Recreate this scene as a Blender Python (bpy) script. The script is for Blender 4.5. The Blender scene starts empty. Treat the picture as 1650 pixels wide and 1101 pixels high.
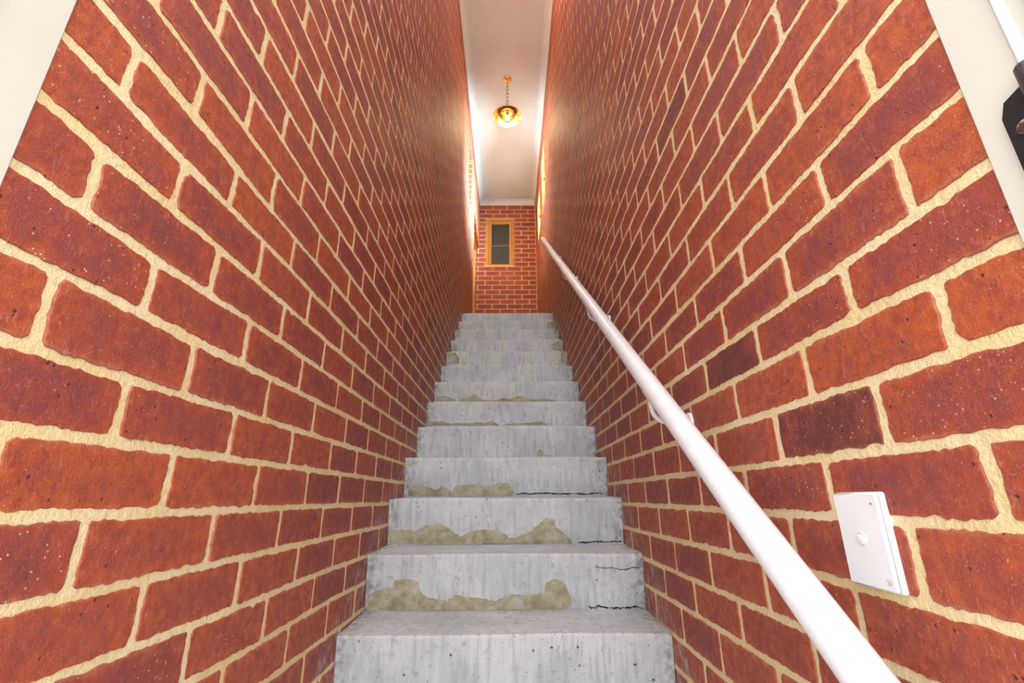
import bpy, math, random, json
from mathutils import Vector, Matrix
random.seed(7)
sc = bpy.context.scene
col = sc.collection

# ---------------------------------------------------------------- measured layout (metres)
DATA = json.loads(r'''{"p":{"f":747.70108,"pi":0.32383,"ya":-0.00762,"ro":-0.00564,"cx":825.0,"cy":550.5,"xl":-0.50223,"xr":0.47319,"zL":-0.01806,"zR":-0.03089,"yL":0.22785,"yR":-0.02414,"bp":0.24498,"sy":1.5457,"sz":-0.37653,"run":0.25431,"rise":0.1868,"zc":4.97389,"yE":7.01368,"zE":3.68921,"xE":-0.38943,"dl":0.0,"dr":0.0},"Z0":0.9369,"bed":{"0,0":[[0.49,0.0007],[0.65,0.0004],[0.95,-0.0008],[2.02,-0.0046]],"0,-1":[[0.52,-0.0003],[0.67,-0.0017],[0.98,-0.0002],[2.04,-0.0029]],"0,-2":[[0.6,0.0033],[1.01,-0.0012],[1.34,0.0026],[1.77,-0.0047]],"0,-3":[[0.86,0.0069],[1.04,-0.0022],[1.36,0.0094],[1.8,-0.0045]],"0,-4":[[1.13,0.0067],[1.55,-0.0012]],"0,1":[[0.46,0.0001],[0.61,0.0017],[0.92,0.0007],[2.29,0.0]],"0,2":[[0.44,-0.0028],[0.6,-0.004],[0.9,-0.0006],[2.28,-0.0002]],"0,3":[[0.41,0.0002],[0.55,0.0071],[0.66,-0.0038],[0.87,0.0027],[2.51,-0.0013]],"0,4":[[0.39,-0.0],[0.58,-0.0041],[0.84,0.0026],[2.52,-0.0066]],"0,5":[[0.39,0.0014],[0.47,-0.0083],[0.51,0.0022]],"0,6":[[0.39,0.0019],[0.47,0.0016],[0.59,-0.0085],[0.78,0.0046]],"0,7":[[0.41,-0.0055],[0.47,-0.0069],[0.58,0.0079],[0.71,-0.0038]],"0,8":[[0.47,-0.0058],[0.72,0.0017]],"0,9":[[0.53,-0.0033],[0.7,0.002]],"0,10":[[0.59,-0.0039],[0.67,-0.0004]],"1,0":[[0.88,0.0007],[0.58,0.0024],[0.46,-0.0],[2.03,0.0028],[1.14,0.0018]],"1,1":[[0.85,-0.0013],[0.43,-0.0009],[2.3,0.0024],[1.24,0.0006]],"1,2":[[0.82,0.0013],[0.47,0.0028],[0.4,-0.0002],[2.27,0.0037]],"1,3":[[0.65,0.0072],[0.37,-0.0053],[0.79,0.0023],[2.56,0.0035]],"1,4":[[0.76,-0.0015],[0.38,-0.0087]],"1,5":[[0.49,0.0077],[0.38,-0.0017],[0.73,0.0034]],"1,6":[[0.38,-0.0019],[0.59,-0.0002]],"1,7":[[0.4,-0.0011],[0.67,0.0026]],"1,8":[[0.47,0.0006],[0.64,0.0071]],"1,-1":[[0.79,0.0008],[0.61,-0.0025],[0.49,-0.0034],[2.03,-0.0041],[0.97,0.0009]],"1,-2":[[0.93,0.0001],[1.78,-0.0041]],"1,-3":[[1.79,-0.0041],[1.1,0.0057]],"1,-4":[[1.5,-0.0137]]},"head":{"0,0,2":-0.0028,"0,0,3":0.0029,"0,0,4":0.0013,"0,0,5":-0.0108,"0,0,6":-0.0074,"0,-1,1":-0.0024,"0,-1,2":0.0059,"0,-1,3":0.0059,"0,-1,4":0.0056,"0,-1,5":0.0101,"0,1,1":0.005,"0,1,2":0.013,"0,1,3":0.0091,"0,1,4":0.0119,"0,1,5":0.0014,"0,2,1":-0.0038,"0,2,2":-0.0091,"0,2,3":-0.0089,"0,2,4":-0.0097,"0,2,5":-0.0068,"0,2,6":-0.0144,"0,3,1":-0.0005,"0,3,2":0.0039,"0,3,3":0.0066,"0,3,4":0.0089,"0,3,5":0.0097,"0,4,1":0.0011,"0,4,2":-0.0014,"0,5,1":0.0018,"0,6,1":0.0021,"0,7,1":-0.004,"1,0,3":0.0047,"1,0,2":0.003,"1,0,4":0.0083,"1,0,5":0.0022,"1,0,6":0.0046,"1,1,3":-0.009,"1,1,2":-0.0031,"1,1,5":-0.0015,"1,1,6":-0.0062,"1,1,4":0.0015,"1,2,3":-0.0012,"1,2,2":-0.0003,"1,2,4":-0.0048,"1,3,2":-0.0006,"1,3,3":0.0004,"1,3,4":-0.0013,"1,-1,2":0.0008,"1,-1,3":0.0032,"1,-1,4":-0.0058,"1,-1,5":-0.0134,"1,-1,6":-0.0052,"1,-2,3":-0.0023,"1,-2,4":-0.0041,"1,-2,5":-0.0017,"1,-2,6":-0.0025,"1,-2,7":0.0009},"patch":{"1":[[[-0.493,0.071],[-0.484,0.313],[-0.458,0.388],[-0.404,0.423],[-0.401,0.537],[-0.363,0.574],[-0.32,0.534],[-0.315,0.383],[-0.287,0.25],[-0.217,0.191],[-0.187,0.284],[-0.125,0.244],[-0.048,0.185],[0.006,0.296],[0.068,0.275],[0.123,0.292],[0.126,0.481],[0.155,0.556],[0.189,0.498],[0.208,0.327],[0.218,0.139],[0.199,0.046],[-0.109,0.027],[-0.416,0.038]]],"2":[[[-0.49,0.068],[-0.495,0.296],[-0.441,0.349],[-0.385,0.315],[-0.35,0.429],[-0.295,0.483],[-0.258,0.403],[-0.22,0.241],[-0.197,0.195],[-0.166,0.286],[-0.111,0.339],[-0.037,0.304],[0.004,0.166],[0.036,0.188],[0.082,0.278],[0.128,0.46],[0.152,0.589],[0.189,0.528],[0.192,0.389],[0.229,0.25],[0.255,0.113],[0.259,0.044],[0.008,0.016],[-0.219,0.014]]],"3":[[[-0.478,0.067],[-0.479,0.309],[-0.435,0.351],[-0.381,0.252],[-0.349,0.208],[-0.313,0.293],[-0.275,0.141],[-0.255,0.303],[-0.17,0.344],[-0.085,0.309],[-0.043,0.378],[-0.0,0.35],[0.021,0.133],[0.01,0.053],[-0.253,0.044]]],"4":[[[0.153,0.144],[0.155,0.291],[0.171,0.335],[0.186,0.268],[0.187,0.157],[0.23,0.142]]],"5":[[[-0.489,0.245],[-0.47,0.36],[-0.403,0.359],[-0.355,0.307],[-0.24,0.305],[-0.202,0.339],[-0.144,0.317],[-0.106,0.367],[-0.063,0.275],[-0.068,0.225]],[[-0.025,0.234],[-0.005,0.299],[0.086,0.297],[0.143,0.321],[0.201,0.345],[0.239,0.243]]],"6":[[[-0.493,0.324],[-0.478,0.476],[-0.436,0.503],[-0.372,0.389],[-0.352,0.304]],[[-0.326,0.303],[-0.313,0.399],[-0.266,0.415],[-0.239,0.527],[-0.213,0.51],[-0.175,0.356],[-0.074,0.326],[-0.043,0.41],[0.011,0.381],[0.064,0.481],[0.122,0.435],[0.138,0.35],[0.266,0.375],[0.303,0.318],[0.3,0.29],[-0.053,0.286]]],"8":[[[-0.493,0.456],[-0.496,0.971],[-0.432,0.95],[-0.399,0.728],[-0.398,0.454]],[[0.42,0.507],[0.425,0.92],[0.467,0.954],[0.468,0.506]]],"9":[[[-0.496,0.487],[-0.493,0.747],[-0.452,0.762],[-0.448,0.486]],[[0.372,0.545],[0.373,0.769],[0.442,0.918],[0.469,0.805],[0.468,0.491]]],"10":[[[-0.489,0.644],[-0.49,0.951],[-0.449,0.975],[-0.451,0.652]],[[0.423,0.718],[0.42,1.001],[0.469,1.016],[0.471,0.692]]],"11":[[[0.381,0.604],[0.39,0.908],[0.461,0.95],[0.468,0.603]]]},"crack":{"1":[[[[0.272,0.081],[0.295,0.054],[0.307,0.098],[0.326,0.068],[0.353,0.059],[0.384,0.051],[0.415,0.064],[0.43,0.075],[0.472,0.047]],2.2],[[[0.297,0.774],[0.328,0.742],[0.359,0.749],[0.39,0.709],[0.414,0.72],[0.438,0.746],[0.469,0.745]],1.2]],"2":[[[[0.282,0.053],[0.319,0.065],[0.356,0.078],[0.392,0.067],[0.429,0.084],[0.475,0.074]],2.2]],"3":[[[[0.031,0.079],[0.069,0.11],[0.106,0.088],[0.153,0.113],[0.211,0.095],[0.296,0.093],[0.381,0.085],[0.423,0.106],[0.465,0.088]],2.2]]}}''')
P = DATA['p']
EYE = DATA['Z0']                       # eye height above the lower floor
XL, XR = P['xl'], P['xr']              # faces of the left and right wall
CEIL = P['zc'] + EYE
YE = P['yE']                           # face of the end wall
RISE, RUN = P['rise'], P['run']
SY, SZ = P['sy'], P['sz'] + EYE        # nosing of the first visible step
LAND = SZ + 12 * RISE                  # height of the landing
YF = 0.27                              # where the walls start, at the gate

# ---------------------------------------------------------------- camera
f = P['f']
def axis(x, y, z0):
    c, s = math.cos(P['ro']), math.sin(P['ro'])
    x, y = c * x - s * y, s * x + c * y
    cp, sp = math.cos(P['pi']), math.sin(P['pi'])
    X, Y, Z = x, z0 * cp - y * sp, z0 * sp + y * cp
    cy, sy = math.cos(P['ya']), math.sin(P['ya'])
    return Vector((cy * X - sy * Y, sy * X + cy * Y, Z))
right, up, fwd = axis(1, 0, 0), axis(0, 1, 0), axis(0, 0, 1)
cam = bpy.data.objects.new('camera', bpy.data.cameras.new('camera'))
col.objects.link(cam)
cam.matrix_world = Matrix(((right.x, up.x, -fwd.x, 0), (right.y, up.y, -fwd.y, 0), (right.z, up.z, -fwd.z, EYE), (0, 0, 0, 1)))
cam.data.sensor_width = 36
cam.data.sensor_fit = 'HORIZONTAL'
cam.data.lens = f / 1650 * 36
cam.data.clip_start = 0.02
sc.camera = cam

# ---------------------------------------------------------------- world, sun, exposure
world = bpy.data.worlds.new('world'); sc.world = world
world.use_nodes = True
bg = world.node_tree.nodes['Background']
bg.inputs[0].default_value = (0.97, 0.975, 1.0, 1)
bg.inputs[1].default_value = 2.75
sun = bpy.data.objects.new('sun', bpy.data.lights.new('sun', 'SUN'))
col.objects.link(sun)
sun.data.energy = 45.0
sun.data.color = (1.0, 0.95, 0.86)
sun.data.angle = math.radians(6)
sun.rotation_euler = Vector((-0.975, -0.80, -0.90)).to_track_quat('-Z', 'Y').to_euler()
sc.view_settings.view_transform = 'Standard'
sc.view_settings.look = 'None'
sc.view_settings.gamma = 1
sc.view_settings.use_curve_mapping = False
sc.view_settings.exposure = 0.45
sc.cycles.diffuse_bounces = 2

# area lamps added outside the small windows beside the landing to boost daylight
for nm, lx, ly, lz, sx_, e in (('window_fill_a', XR + 0.45, 5.22, 4.42 + EYE, 1, 370.0), ('window_fill_b', XR + 0.45, 6.14, 4.42 + EYE, 1, 370.0), ('window_fill_c', XL - 0.55, 5.17, 3.75 + EYE, -1, 85.0)):
    a_ = bpy.data.objects.new(nm, bpy.data.lights.new(nm, 'AREA')); col.objects.link(a_)
    a_.data.shape = 'RECTANGLE'; a_.data.size = 0.8; a_.data.size_y = 1.2; a_.data.energy = e; a_.data.color = (0.72, 0.90, 1.0)
    a_.location = (lx, ly, lz); a_.rotation_euler = Vector((-sx_, 0, -0.45 if sx_ > 0 else 0.25)).to_track_quat('-Z', 'Y').to_euler()

LAMP_W = 15.0   # the pendant bulb

# ---------------------------------------------------------------- node helpers
class NT:
    def __init__(self, name):
        self.m = bpy.data.materials.new(name); self.m.use_nodes = True
        self.t = self.m.node_tree; self.n = self.t.nodes; self.l = self.t.links
        self.b = self.n['Principled BSDF']
    def node(self, typ, **kw):
        nd = self.n.new(typ)
        for k, v in kw.items(): setattr(nd, k, v)
        return nd
    def put(self, sock, v):
        if hasattr(v, 'is_output'): self.l.new(v, sock)
        elif v is not None: sock.default_value = v
    def math(self, op, a, b=None, c=None, clamp=False):
        nd = self.node('ShaderNodeMath', operation=op, use_clamp=clamp)
        for s, v in zip(nd.inputs, (a, b, c)): self.put(s, v)
        return nd.outputs[0]
    def pos(self): return self.node('ShaderNodeNewGeometry').outputs['Position']
    def attr(self, name): return self.node('ShaderNodeAttribute', attribute_name=name)
    def sep(self, v):
        nd = self.node('ShaderNodeSeparateXYZ'); self.put(nd.inputs[0], v); return nd.outputs
    def comb(self, x, y, z):
        nd = self.node('ShaderNodeCombineXYZ')
        for s, v in zip(nd.inputs, (x, y, z)): self.put(s, v)
        return nd.outputs[0]
    def vscale(self, v, s):
        nd = self.node('ShaderNodeVectorMath', operation='MULTIPLY'); self.put(nd.inputs[0], v); nd.inputs[1].default_value = s; return nd.outputs[0]
    def vadd(self, v, w):
        nd = self.node('ShaderNodeVectorMath', operation='ADD'); self.put(nd.inputs[0], v); self.put(nd.inputs[1], w); return nd.outputs[0]
    def noise(self, vec, scale, detail=3, rough=0.55):
        nd = self.node('ShaderNodeTexNoise'); self.put(nd.inputs['Vector'], vec)
        nd.inputs['Scale'].default_value = scale; nd.inputs['Detail'].default_value = detail; nd.inputs['Roughness'].default_value = rough
        return nd.outputs[0]
    def voro(self, vec, scale):
        nd = self.node('ShaderNodeTexVoronoi'); self.put(nd.inputs['Vector'], vec); nd.inputs['Scale'].default_value = scale
        return nd.outputs['Distance'], nd.outputs['Color']
    def ramp(self, v, a, b, lo=0.0, hi=1.0):
        nd = self.node('ShaderNodeMapRange', interpolation_type='SMOOTHSTEP'); self.put(nd.inputs[0], v)
        nd.inputs[1].default_value = a; nd.inputs[2].default_value = b; nd.inputs[3].default_value = lo; nd.inputs[4].default_value = hi
        return nd.outputs[0]
    def mix(self, fac, a, b):
        nd = self.node('ShaderNodeMix', data_type='RGBA'); self.put(nd.inputs[0], fac)
        for s, v in ((nd.inputs[6], a), (nd.inputs[7], b)):
            if isinstance(v, tuple): v = (*v[:3], 1)
            self.put(s, v)
        return nd.outputs[2]
    def bump(self, h, strength, dist):
        nd = self.node('ShaderNodeBump'); self.put(nd.inputs['Height'], h)
        nd.inputs['Strength'].default_value = strength; nd.inputs['Distance'].default_value = dist
        self.l.new(nd.outputs[0], self.b.inputs['Normal'])
    def color(self, c): self.put(self.b.inputs['Base Color'], (*c, 1) if isinstance(c, tuple) else c)
    def rough(self, r): self.put(self.b.inputs['Roughness'], r)

def plain(name, c, rough=0.5, metal=0.0, noise_amt=0.06, scale=40, bump=0.0):
    t = NT(name)
    n = t.noise(t.pos(), scale, 3)
    t.color(t.mix(t.ramp(n, 0.3, 0.7), tuple(x * (1 - noise_amt) for x in c), tuple(min(1, x * (1 + noise_amt)) for x in c)))
    t.rough(rough); t.b.inputs['Metallic'].default_value = metal
    if bump: t.bump(n, bump, 0.002)
    return t.m

# ---------------------------------------------------------------- materials
def brick_material():
    t = NT('fired_brick')
    bl = t.attr('brick_pos').outputs['Vector']      # metres from the brick's centre, z = seed
    bh = t.attr('brick_size').outputs['Vector']     # half length, half height, tone
    x, z, seed = t.sep(bl); hx, hz, tone = t.sep(bh)
    dx = t.math('SUBTRACT', hx, t.math('ABSOLUTE', x)); dz = t.math('SUBTRACT', hz, t.math('ABSOLUTE', z))
    pos = t.pos()
    off = t.vadd(pos, t.comb(t.math('MULTIPLY', seed, 7.3), t.math('MULTIPLY', seed, 3.1), t.math('MULTIPLY', seed, 5.7)))
    big = t.noise(off, 14, 3)
    med = t.noise(off, 55, 4, 0.65)
    fine = t.noise(off, 420, 3, 0.7)
    # purple fired heart fading to orange ends
    heart = t.ramp(t.math('ADD', t.math('MULTIPLY', dx, 1.0), t.math('MULTIPLY', big, 0.06)), 0.03, 0.085)
    hz_ = t.ramp(t.math('ADD', dz, t.math('MULTIPLY', big, 0.02)), 0.008, 0.03)
    cloud = t.noise(off, 26, 5, 0.7)
    heart = t.math('MULTIPLY', t.math('MULTIPLY', heart, hz_), t.math('MULTIPLY', t.ramp(cloud, 0.32, 0.62, 0.25, 1.0), t.ramp(tone, 0.0, 0.8, 0.35, 1.0)))
    base = t.mix(t.ramp(t.math('ADD', tone, t.math('MULTIPLY', big, 0.5)), 0.3, 1.1), (0.49, 0.098, 0.030), (0.39, 0.074, 0.036))
    base = t.mix(t.ramp(med, 0.40, 0.68, 0, 0.7), base, (0.28, 0.050, 0.036))
    base = t.mix(t.ramp(med, 0.46, 0.30, 0, 0.5), base, (0.56, 0.135, 0.034))
    base = t.mix(t.math('MULTIPLY', heart, 0.80), base, (0.215, 0.045, 0.052))
    dark = t.ramp(tone, 0.93, 1.0)
    base = t.mix(t.math('MULTIPLY', dark, t.ramp(big, 0.3, 0.6, 0.3, 0.85)), base, (0.12, 0.032, 0.030))
    # pale dust and rubbed arrises
    edge = t.math('MINIMUM', dx, dz)
    e = t.ramp(t.math('ADD', edge, t.math('MULTIPLY', med, 0.016)), 0.006, 0.0125, 1, 0)
    base = t.mix(t.math('MULTIPLY', e, 0.40), base, (0.50, 0.20, 0.13))
    scr = t.noise(t.vscale(off, (1, 1, 0.35)), 150, 4, 0.8)
    base = t.mix(t.ramp(scr, 0.56, 0.70, 0, 0.30), base, (0.64, 0.34, 0.27))
    base = t.mix(t.ramp(fine, 0.58, 0.70, 0, 0.32), base, (0.68, 0.38, 0.25))
    base = t.mix(t.ramp(fine, 0.46, 0.34, 0, 0.45), base, (0.17, 0.040, 0.035))
    fl = t.noise(t.vadd(off, (9.0, 2.0, 5.0)), 300, 2, 0.5)
    base = t.mix(t.ramp(fl, 0.70, 0.78, 0, 0.75), base, (0.85, 0.62, 0.40))
    # specks
    d, c = t.voro(t.vadd(off, t.comb(t.math('MULTIPLY', fine, 0.004), t.math('MULTIPLY', med, 0.004), 0.0)), 190); cr = t.sep(c)
    spot = t.math('MULTIPLY', t.ramp(d, 0.10, 0.30, 1, 0), t.math('GREATER_THAN', cr[0], 0.955))
    base = t.mix(t.math('MULTIPLY', spot, 0.85), base, (0.80, 0.55, 0.38))
    d2, c2 = t.voro(t.vadd(off, (4.2, 1.7, 9.1)), 130); cr2 = t.sep(c2)
    spot2 = t.math('MULTIPLY', t.ramp(d2, 0.12, 0.36, 1, 0), t.math('MULTIPLY', t.math('GREATER_THAN', cr2[1], 0.91), t.ramp(big, 0.42, 0.55, 0.15, 1.0)))
    base = t.mix(t.math('MULTIPLY', spot2, 0.8), base, (0.05, 0.022, 0.03))
    # cement splashed on the bricks along the stair
    px, py, pz = t.sep(pos)
    line = t.math('ADD', t.math('MULTIPLY', t.math('SUBTRACT', py, SY), RISE / RUN), SZ)
    above = t.math('SUBTRACT', pz, t.math('MINIMUM', line, LAND - 0.06))
    smear = t.math('MULTIPLY', t.ramp(above, 0.02, 0.10, 1, 0), t.ramp(t.noise(t.vscale(pos, (1, 1, 0.4)), 60, 5, 0.7), 0.45, 0.68))
    base = t.mix(t.math('MULTIPLY', smear, 0.75), base, (0.52, 0.46, 0.45))
    t.color(base)
    t.rough(t.ramp(med, 0.3, 0.7, 0.48, 0.68))
    t.b.inputs['Specular IOR Level'].default_value = 0.40
    h = t.math('ADD', t.math('MULTIPLY', med, 0.9), t.math('MULTIPLY', fine, 0.35))
    h = t.math('ADD', h, t.math('MULTIPLY', cloud, 0.8))
    h = t.math('SUBTRACT', h, t.math('MULTIPLY', spot2, 0.6))
    t.bump(h, 0.9, 0.0028)
    return t.m

def mortar_material():
    t = NT('yellow_mortar')
    pos = t.pos()
    a = t.noise(pos, 9, 4); b = t.noise(pos, 120, 4, 0.7); c = t.noise(pos, 600, 2)
    base = t.mix(t.ramp(a, 0.35, 0.65), (0.83, 0.65, 0.325), (0.87, 0.72, 0.43))
    base = t.mix(t.ramp(b, 0.55, 0.75, 0, 0.35), base, (0.90, 0.78, 0.53))
    base = t.mix(t.ramp(b, 0.45, 0.30, 0, 0.55), base, (0.62, 0.42, 0.17))
    t.color(base); t.rough(0.9)
    w = t.noise(pos, 45, 3, 0.6)
    t.bump(t.math('ADD', t.math('ADD', b, t.math('MULTIPLY', c, 0.4)), t.math('MULTIPLY', w, 1.5)), 0.75, 0.0035)
    return t.m

def concrete_material(patch=False):
    t = NT('cement_patch' if patch else 'raw_concrete')
    pos = t.pos()
    px, py, pz = t.sep(pos)
    big = t.noise(pos, 14 if patch else 5, 4); med = t.noise(pos, 38, 5, 0.65); fine = t.noise(pos, 260, 4, 0.7)
    if patch:
        base = t.mix(t.ramp(med, 0.3, 0.7), (0.34, 0.305, 0.19), (0.53, 0.49, 0.35))
        base = t.mix(t.ramp(fine, 0.5, 0.75, 0, 0.5), base, (0.64, 0.61, 0.50))
        base = t.mix(t.ramp(big, 0.50, 0.64, 0, 0.5), base, (0.24, 0.20, 0.12))
        base = t.mix(t.ramp(big, 0.46, 0.34, 0, 0.55), base, (0.56, 0.57, 0.52))
        t.color(base); t.rough(0.95); t.bump(t.math('ADD', med, fine), 0.8, 0.002)
        return t.m
    # pour differences, in board-wide blocks that change from step to step
    bx = t.math('FLOOR', t.math('ADD', t.math('MULTIPLY', px, 11.0), t.math('MULTIPLY', t.math('FLOOR', t.math('DIVIDE', t.math('SUBTRACT', pz, SZ + 0.0005), RISE)), 3.37)))
    bz = t.math('FLOOR', t.math('DIVIDE', t.math('SUBTRACT', pz, SZ + 0.0005), RISE))
    wn = t.node('ShaderNodeTexWhiteNoise', noise_dimensions='2D'); t.put(wn.inputs['Vector'], t.comb(bx, bz, 0.0))
    blk = t.sep(wn.outputs['Color'])
    high = t.ramp(pz, SZ + 4 * RISE, SZ + 7 * RISE)
    base = t.mix(t.ramp(big, 0.35, 0.65), (0.54, 0.575, 0.59), (0.67, 0.695, 0.71))
    base = t.mix(t.math('MULTIPLY', t.math('MULTIPLY', t.ramp(blk[0], 0.6, 0.8), high), 0.55), base, (0.76, 0.76, 0.62))
    base = t.mix(t.math('MULTIPLY', t.math('MULTIPLY', t.ramp(blk[1], 0.75, 0.95), high), 0.35), base, (0.47, 0.51, 0.58))
    streak = t.noise(t.vscale(pos, (1, 1, 0.10)), 60, 4, 0.6)
    base = t.mix(t.ramp(streak, 0.50, 0.66, 0, 0.62), base, (0.44, 0.46, 0.49))
    base = t.mix(t.ramp(streak, 0.46, 0.30, 0, 0.45), base, (0.78, 0.81, 0.83))
    base = t.mix(t.ramp(med, 0.55, 0.72, 0, 0.6), base, (0.30, 0.31, 0.32))
    base = t.mix(t.ramp(fine, 0.56, 0.76, 0, 0.55), base, (0.26, 0.265, 0.27))
    # patchy darkening towards the walls
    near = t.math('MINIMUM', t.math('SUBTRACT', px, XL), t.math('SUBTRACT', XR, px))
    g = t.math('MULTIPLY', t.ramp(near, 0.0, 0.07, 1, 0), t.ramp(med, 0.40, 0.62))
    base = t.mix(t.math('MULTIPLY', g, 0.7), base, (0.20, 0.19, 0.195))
    # blow holes
    hs = None
    for sc_, th, off in ((38, 0.90, 0.0), (85, 0.84, 3.3), (170, 0.86, 6.1)):
        w = t.vadd(pos, t.comb(t.math('MULTIPLY', med, 0.02), off, t.math('MULTIPLY', fine, 0.01)))
        d, c = t.voro(w, sc_); cc = t.sep(c)
        s = t.math('MULTIPLY', t.ramp(d, 0.07, 0.17, 1, 0), t.math('GREATER_THAN', cc[0], th))
        hs = s if hs is None else t.math('MAXIMUM', hs, s)
    base = t.mix(t.math('MULTIPLY', hs, 0.85), base, (0.05, 0.045, 0.04))
    # cream paint rubbed on the nosings
    fr = t.math('FRACT', t.math('DIVIDE', t.math('SUBTRACT', pz, SZ - 0.004), RISE))
    nos = t.math('MULTIPLY', t.ramp(fr, 0.93, 0.965), t.ramp(t.noise(t.vscale(pos, (1, 1, 3)), 22, 5, 0.7), 0.50, 0.66))
    base = t.mix(t.math('MULTIPLY', nos, 0.7), base, (0.80, 0.74, 0.58))
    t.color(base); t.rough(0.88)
    h = t.math('SUBTRACT', t.math('ADD', med, t.math('MULTIPLY', fine, 0.5)), t.math('MULTIPLY', hs, 1.6))
    t.bump(t.math('ADD', h, big), 0.85, 0.004)
    return t.m

def timber_material():
    t = NT('varnished_timber')
    pos = t.pos()
    g = t.noise(t.vscale(pos, (1, 1, 0.06)), 90, 4, 0.6)
    base = t.mix(t.ramp(g, 0.3, 0.7), (0.50, 0.20, 0.035), (0.72, 0.34, 0.07))
    t.color(base); t.rough(0.35); t.bump(g, 0.2, 0.001)
    return t.m

def glass_material():
    t = NT('window_glass')
    tr = t.node('ShaderNodeBsdfTransparent'); gl = t.node('ShaderNodeBsdfGlossy'); gl.inputs['Roughness'].default_value = 0.02
    n = t.noise(t.pos(), 3, 2)
    tr.inputs[0].default_value = (0.92, 0.95, 0.94, 1)
    fr = t.node('ShaderNodeFresnel'); fr.inputs[0].default_value = 1.45
    mx = t.node('ShaderNodeMixShader')
    t.l.new(t.math('ADD', fr.outputs[0], t.math('MULTIPLY', n, 0.02)), mx.inputs[0]); t.l.new(tr.outputs[0], mx.inputs[1]); t.l.new(gl.outputs[0], mx.inputs[2])
    t.l.new(mx.outputs[0], t.n['Material Output'].inputs[0])
    return t.m

def brass_material():
    t = NT('polished_brass')
    n = t.noise(t.pos(), 30, 3)
    t.color(t.mix(n, (0.80, 0.50, 0.16), (0.90, 0.62, 0.25))); t.rough(t.ramp(n, 0.3, 0.7, 0.14, 0.24)); t.b.inputs['Metallic'].default_value = 1
    return t.m

def emit_material(name, c, s):
    t = NT(name); t.color(c); t.put(t.b.inputs['Emission Color'], (*c, 1)); t.b.inputs['Emission Strength'].default_value = s
    return t.m

M = dict(
    brick=brick_material(), mortar=mortar_material(), concrete=concrete_material(), patch=concrete_material(True),
    timber=timber_material(), glass=glass_material(), brass=brass_material(),
    plaster=plain('white_ceiling_paint', (0.76, 0.80, 0.83), 0.85, noise_amt=0.015, scale=8),
    cream=plain('cream_enamel', (0.68, 0.66, 0.575), 0.35, noise_amt=0.02, scale=6),
    railpaint=plain('white_gloss_enamel', (0.86, 0.86, 0.88), 0.28, noise_amt=0.03, scale=25, bump=0.05),
    plastic=plain('white_plastic', (0.84, 0.84, 0.86), 0.22, noise_amt=0.01, scale=10),
    black=plain('black_powdercoat', (0.018, 0.018, 0.022), 0.38, noise_amt=0.2, scale=200, bump=0.2),
    bronze=plain('dark_bronze', (0.16, 0.09, 0.04), 0.25, metal=0.9),
    scuff=plain('pale_scuff', (0.42, 0.42, 0.44), 0.6),
    steel=plain('worn_steel', (0.35, 0.34, 0.35), 0.3, metal=1.0),
    crack=plain('crack_shadow_void', (0.03, 0.028, 0.027), 0.95),
    dark=plain('dark_insect_screen', (0.040, 0.036, 0.034), 0.7, noise_amt=0.3, scale=30),
    blind=plain('brown_blind_rail', (0.22, 0.14, 0.09), 0.6),
    grey=plain('grey_print', (0.22, 0.22, 0.24), 0.5),
    render=plain('cream_render', (0.62, 0.58, 0.48), 0.9, noise_amt=0.06, scale=50, bump=0.4),
    paving=plain('pale_paving', (0.52, 0.50, 0.48), 0.9, noise_amt=0.12, scale=30, bump=0.3),
    bulb=emit_material('lamp_filament_glow', (1.0, 0.78, 0.48), 5.0),
)

# ---------------------------------------------------------------- object helpers
def link(name, verts, faces, mat, parent=None, smooth=False, loc=None):
    me = bpy.data.meshes.new(name)
    if loc is not None: verts = [(v[0] - loc[0], v[1] - loc[1], v[2] - loc[2]) for v in verts]
    me.from_pydata(verts, [], faces); me.update()
    if smooth: me.polygons.foreach_set('use_smooth', [True] * len(me.polygons))
    if mat: me.materials.append(mat)
    o = bpy.data.objects.new(name, me); col.objects.link(o)
    if loc is not None: o.location = loc
    if parent:
        o.parent = parent
        if loc is not None:
            w = Vector((0, 0, 0)); q = parent
            while q: w += q.location; q = q.parent
            o.location = Vector(loc) - w
        elif parent.location.length or parent.parent:
            w = Vector((0, 0, 0)); q = parent
            while q: w += q.location; q = q.parent
            o.location = -w
    return o
def tag(o, label=None, cat=None, group=None, kind=None):
    if label: o['label'] = label
    if cat: o['category'] = cat
    if group: o['group'] = group
    if kind: o['kind'] = kind
    return o
def empty(name, loc=(0, 0, 0)):
    o = bpy.data.objects.new(name, None); col.objects.link(o); o.location = loc; o.empty_display_size = 0.05; return o

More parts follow.
